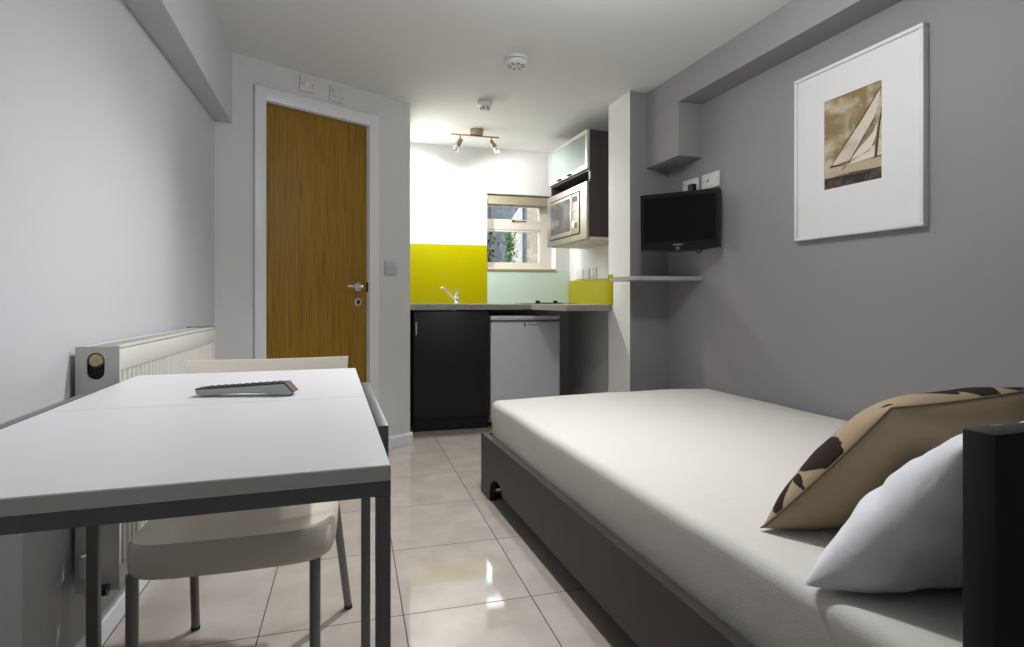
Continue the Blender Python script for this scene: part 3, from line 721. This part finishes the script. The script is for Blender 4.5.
# backrest: curved panel with a slot, from seat rear to z .772
bm = N(); nu, nv = 24, 18; F = []; Bk = []
for j in range(nv+1):
    v = j/nv; rf, rb = [], []
    for i in range(nu+1):
        u = 2*i/nu-1; hw = .200 + .024*v
        z = .452 + .324*v - .006*(1-u*u)*v + (.0 if v < 1 else 0)
        y = .215 + .125*v**1.25 - .035*(u*u) + .03
        x = u*hw
        rf.append(bm.verts.new((x, y-.007, z))); rb.append(bm.verts.new((x, y+.007, z)))
    F.append(rf); Bk.append(rb)
for j in range(nv):
    for i in range(nu):
        bm.faces.new((F[j][i], F[j][i+1], F[j+1][i+1], F[j+1][i])); bm.faces.new((Bk[j][i], Bk[j+1][i], Bk[j+1][i+1], Bk[j][i+1]))
for i in range(nu):
    bm.faces.new((F[0][i], Bk[0][i], Bk[0][i+1], F[0][i+1])); bm.faces.new((F[nv][i], F[nv][i+1], Bk[nv][i+1], Bk[nv][i]))
for j in range(nv):
    bm.faces.new((F[j][0], F[j+1][0], Bk[j+1][0], Bk[j][0])); bm.faces.new((F[j][nu], Bk[j][nu], Bk[j+1][nu], F[j+1][nu]))
part('backrest', bm, M_shell, ch, 60)
bm = N(); box(bm, -.17, .17, .205, .265, .415, .46, .01)
part('back_bracket', bm, M_shell, ch)
for sx in (-1, 1):
    lg = part('leg', tube(N(), [(sx*.173-.015, -.200, .402), (sx*.173-.015, -.203, .012)], .0115, 16), M_leg, ch)
    part('foot_cap', cyl(N(), (sx*.173-.015, -.2031, 0), (sx*.173-.015, -.2029, .014), .0122), M_rubber, lg)
    lg = part('leg', tube(N(), [(sx*.180+.006, .185, .402), (sx*.211+.012, .325, .012)], .0115, 16), M_leg, ch)
    part('foot_cap', cyl(N(), (sx*.212+.012, .329, 0), (sx*.211+.012, .324, .014), .0122), M_rubber, lg)
bm = N(); box(bm, -.13, .13, -.15, -.13, .388, .3995); box(bm, -.13, .13, .12, .14, .388, .3995); box(bm, -.13, -.11, -.13, .12, .388, .3995); box(bm, .11, .13, -.13, .12, .388, .3995)
part('under_frame', bm, M_leg, ch)
# ------------------------------------------------------------------ remote
ra = math.atan2(1.265-1.306, -.120+.311)
rm = thing('remote_control', 'silver and black remote control lying on the white table', 'remote control', (-.311, 1.306, TH+.0008), ra)
bm = N(); body = [(.000, .007), (.010, 0), (.05, .004), (.10, .006), (.145, .0045), (.178, 0), (.189, .0), (.195, .006), (.179, .0245), (.10, .0195), (.0, .0135)]
prism(bm, body, 0, .032, lambda a, b, h: (a, h, b))
part('case', bm, M_remote, rm)
bm = N(); prism(bm, [(-.001, .0137), (.10, .0197), (.179, .0247), (.196, .0058), (.1985, .007), (.181, .0275), (.10, .0223), (-.001, .016)], -.0006, .0326, lambda a, b, h: (a, h, b))
fc = part('face', bm, M_remtop, rm)
for i in range(11):
    for j in range(3):
        x = .018+.0142*i; z = .0158+.0112*x/.18; y = .004+.0088*j
        part('key', box(N(), x, x+.0085, y, y+.0065, z, z+.0022, .001, 1), M_keys, fc)

# ------------------------------------------------------------------ radiator
RX, RY0, RY1, RZ0, RZ1 = -.575, 1.675, 2.715, .215, .832
rd = thing('radiator', 'white double panel radiator on the left wall behind the table', 'radiator', (-.68, RY0, 0))
dx = RX + .68; L = RY1-RY0
def panel(xf_, sgn):
    pts = [(0, 0)]; pitch = .033; n_ = int((L-.03)/pitch); y = .015
    pts = [(xf_, .002)]
    for k in range(n_):
        yy = y + k*pitch
        pts += [(xf_, yy), (xf_-sgn*.007, yy+.006), (xf_-sgn*.007, yy+.015), (xf_, yy+.021)]
    pts += [(xf_, L-.002), (xf_-sgn*.013, L-.002), (xf_-sgn*.013, .002)]
    return pts
bm = N(); prism(bm, panel(dx, 1), RZ0+.05, RZ1-.065)
for z0, z1 in ((RZ1-.065, RZ1-.006), (RZ0, RZ0+.05)): box(bm, dx-.014, dx+.001, .002, L-.002, z0, z1, .004)
part('front_panel', bm, M_rad, rd)
part('rear_panel', box(N(), .028, .042, .004, L-.004, RZ0, RZ1-.006, .004), M_rad, rd)
bm = N()
for k in range(30): box(bm, .043, dx-.015, .02+k*.029, .0212+k*.029, RZ0+.03, RZ1-.03)
part('convector_fins', bm, M_rad, rd)
# end panels, the near one with an oval opening
def end_panel(y0, y1, hole):
    bm = N(); X0, X1 = .011, dx+.003
    if not hole: return box(bm, X0, X1, y0, y1, RZ0-.004, RZ1, .002)
    cx, cz, hw, hh = (X0+X1)/2-.004, RZ1-.050, .0195, .034
    ov = []
    for k in range(33):
        a = 2*PI*k/32; ov.append((cx + hw*math.cos(a), cz + (hh-hw)*math.copysign(1, math.sin(a) if abs(math.sin(a)) > 1e-6 else 1) + hw*math.sin(a)))
    oc = [(X1, cz)]
    half = lambda s_: [(cx + hw*math.cos(PI*k/16), cz + s_*(hh-hw) + s_*hw*math.sin(PI*k/16)) for k in range(17)]
    up = half(1); dn = half(-1)
    f_ = lambda a, b, h: (a, h, b)
    prism(bm, [(X1, cz), (X1, RZ1), (X0, RZ1), (X0, cz)] + [(up[16][0], cz)] + up[::-1] + [(up[0][0], cz)], y0, y1, f_)
    prism(bm, [(X0, cz), (X0, RZ0-.004), (X1, RZ0-.004), (X1, cz)] + [(dn[0][0], cz)] + dn + [(dn[16][0], cz)], y0, y1, f_)
    return bm
part('end_panel', end_panel(-.004, 0.001, True), M_rad, rd)
cx = (.011+dx+.003)/2-.004
part('opening_shade', box(N(), cx-.02, cx+.02, .004, .006, RZ1-.09, RZ1-.012), M_dark, rd)  # dark sheet standing in for the shade inside the oval opening
bv = part('bleed_plug', lathe(N(), [(.001, .010), (.0165, .010), (.0165, .017), (.012, .021), (.001, .021)], (cx, .014, RZ1-.036), f=fz), M_brass, rd)
part('bleed_screw', cyl(N(), (cx, -.0085, RZ1-.036), (cx, -.004, RZ1-.036), .005, n=4), M_brass, bv)
part('end_panel', end_panel(L-.001, L+.004, False), M_rad, rd)
# top grille
bm = N()
box(bm, .022, .034, 0, L, RZ1-.005, RZ1+.001); box(bm, dx-.012, dx+.003, 0, L, RZ1-.005, RZ1+.001)
for k in range(46): box(bm, .034, dx-.012, .004+k*L/46, .012+k*L/46, RZ1-.005, RZ1)
part('top_grille', bm, M_rad, rd)
part('wall_bracket', box(box(N(), .0005, .03, L-.12, L-.09, RZ0+.1, RZ1-.05), .0005, .03, .12, .15, RZ0+.1, RZ1-.05), M_alu, rd)
part('corner_clip', box(N(), .001, dx+.004, L+.004, L+.008, RZ1-.004, RZ1+.004), M_rail, rd)
vl = part('radiator_valve', lathe(N(), [(.001, 0), (.012, 0), (.012, .05), (.008, .055), (.001, .055)], (.05, -.028, RZ0+.0)), M_chrome, rd)
part('valve_cap', lathe(N(), [(.001, .05), (.019, .05), (.02, .09), (.016, .10), (.001, .10)], (.05, -.028, RZ0)), M_plastic, vl)
part('valve_union', cyl(N(), (.05, -.028, RZ0+.022), (.05, -.0045, RZ0+.022), .011), M_chrome, vl)
part('supply_pipe', tube(N(), [(.05, -.028, RZ0), (.05, -.028, .001)], .0075, 12), M_plastic, vl)
part('drain_knob', cyl(N(), (.062, -.03, RZ0+.01), (.092, -.03, RZ0+.01), .014), M_black, vl)

# ------------------------------------------------------------------ lights
def lamp(name, kind, loc, energy, color=(1, 1, 1), size=.03, rot=None, spot=None, blend=.6):
    l = bpy.data.lights.new(name, kind); l.energy = energy; l.color = color
    l.shadow_soft_size = size
    if kind == 'SPOT': l.spot_size = math.radians(spot); l.spot_blend = blend
    o = bpy.data.objects.new(name, l); C.objects.link(o); o.location = loc
    if rot: o.rotation_euler = Vector(rot).to_track_quat('-Z', 'Y').to_euler()
    return o
lamp('room_lamp', 'SPOT', (.56, 2.0, 2.12), 76, (.985, .99, 1.01), .025, (-.22, -.12, -1), 122, 1.)
lamp('room_lamp', 'POINT', (.86, 1.56, 2.05), 17, (.985, .99, 1.01), .025)
lamp('kitchen_lamp', 'SPOT', (.740, 4.275, 2.06), 36, (1, .97, .92), .03, (-.30, .15, -.75), 180, .45)
lamp('kitchen_lamp', 'SPOT', (1.085, 4.235, 2.06), 15, (1, .97, .92), .03, (.30, .25, -.7), 180, .45)
wd = bpy.data.worlds.new('sky'); bpy.context.scene.world = wd; wd.use_nodes = True
nt = wd.node_tree; bg = nt.nodes['Background']; bg.inputs[0].default_value = (.88, .94, 1.0, 1); bg.inputs[1].default_value = 6.5

# ------------------------------------------------------------------ camera
cam = bpy.data.cameras.new('camera'); co = bpy.data.objects.new('camera', cam); C.objects.link(co)
cam.sensor_width = 36; cam.lens = 36*569/1024; cam.shift_y = -23.5/1024; cam.clip_start = .02
co.location = (0, 0, .95); co.rotation_euler = (PI/2, 0, -math.radians(15.7))
sc = bpy.context.scene; sc.camera = co
sc.view_settings.view_transform = 'Standard'; sc.view_settings.look = 'None'; sc.view_settings.gamma = 1; sc.view_settings.use_curve_mapping = False
sc.view_settings.exposure = .38
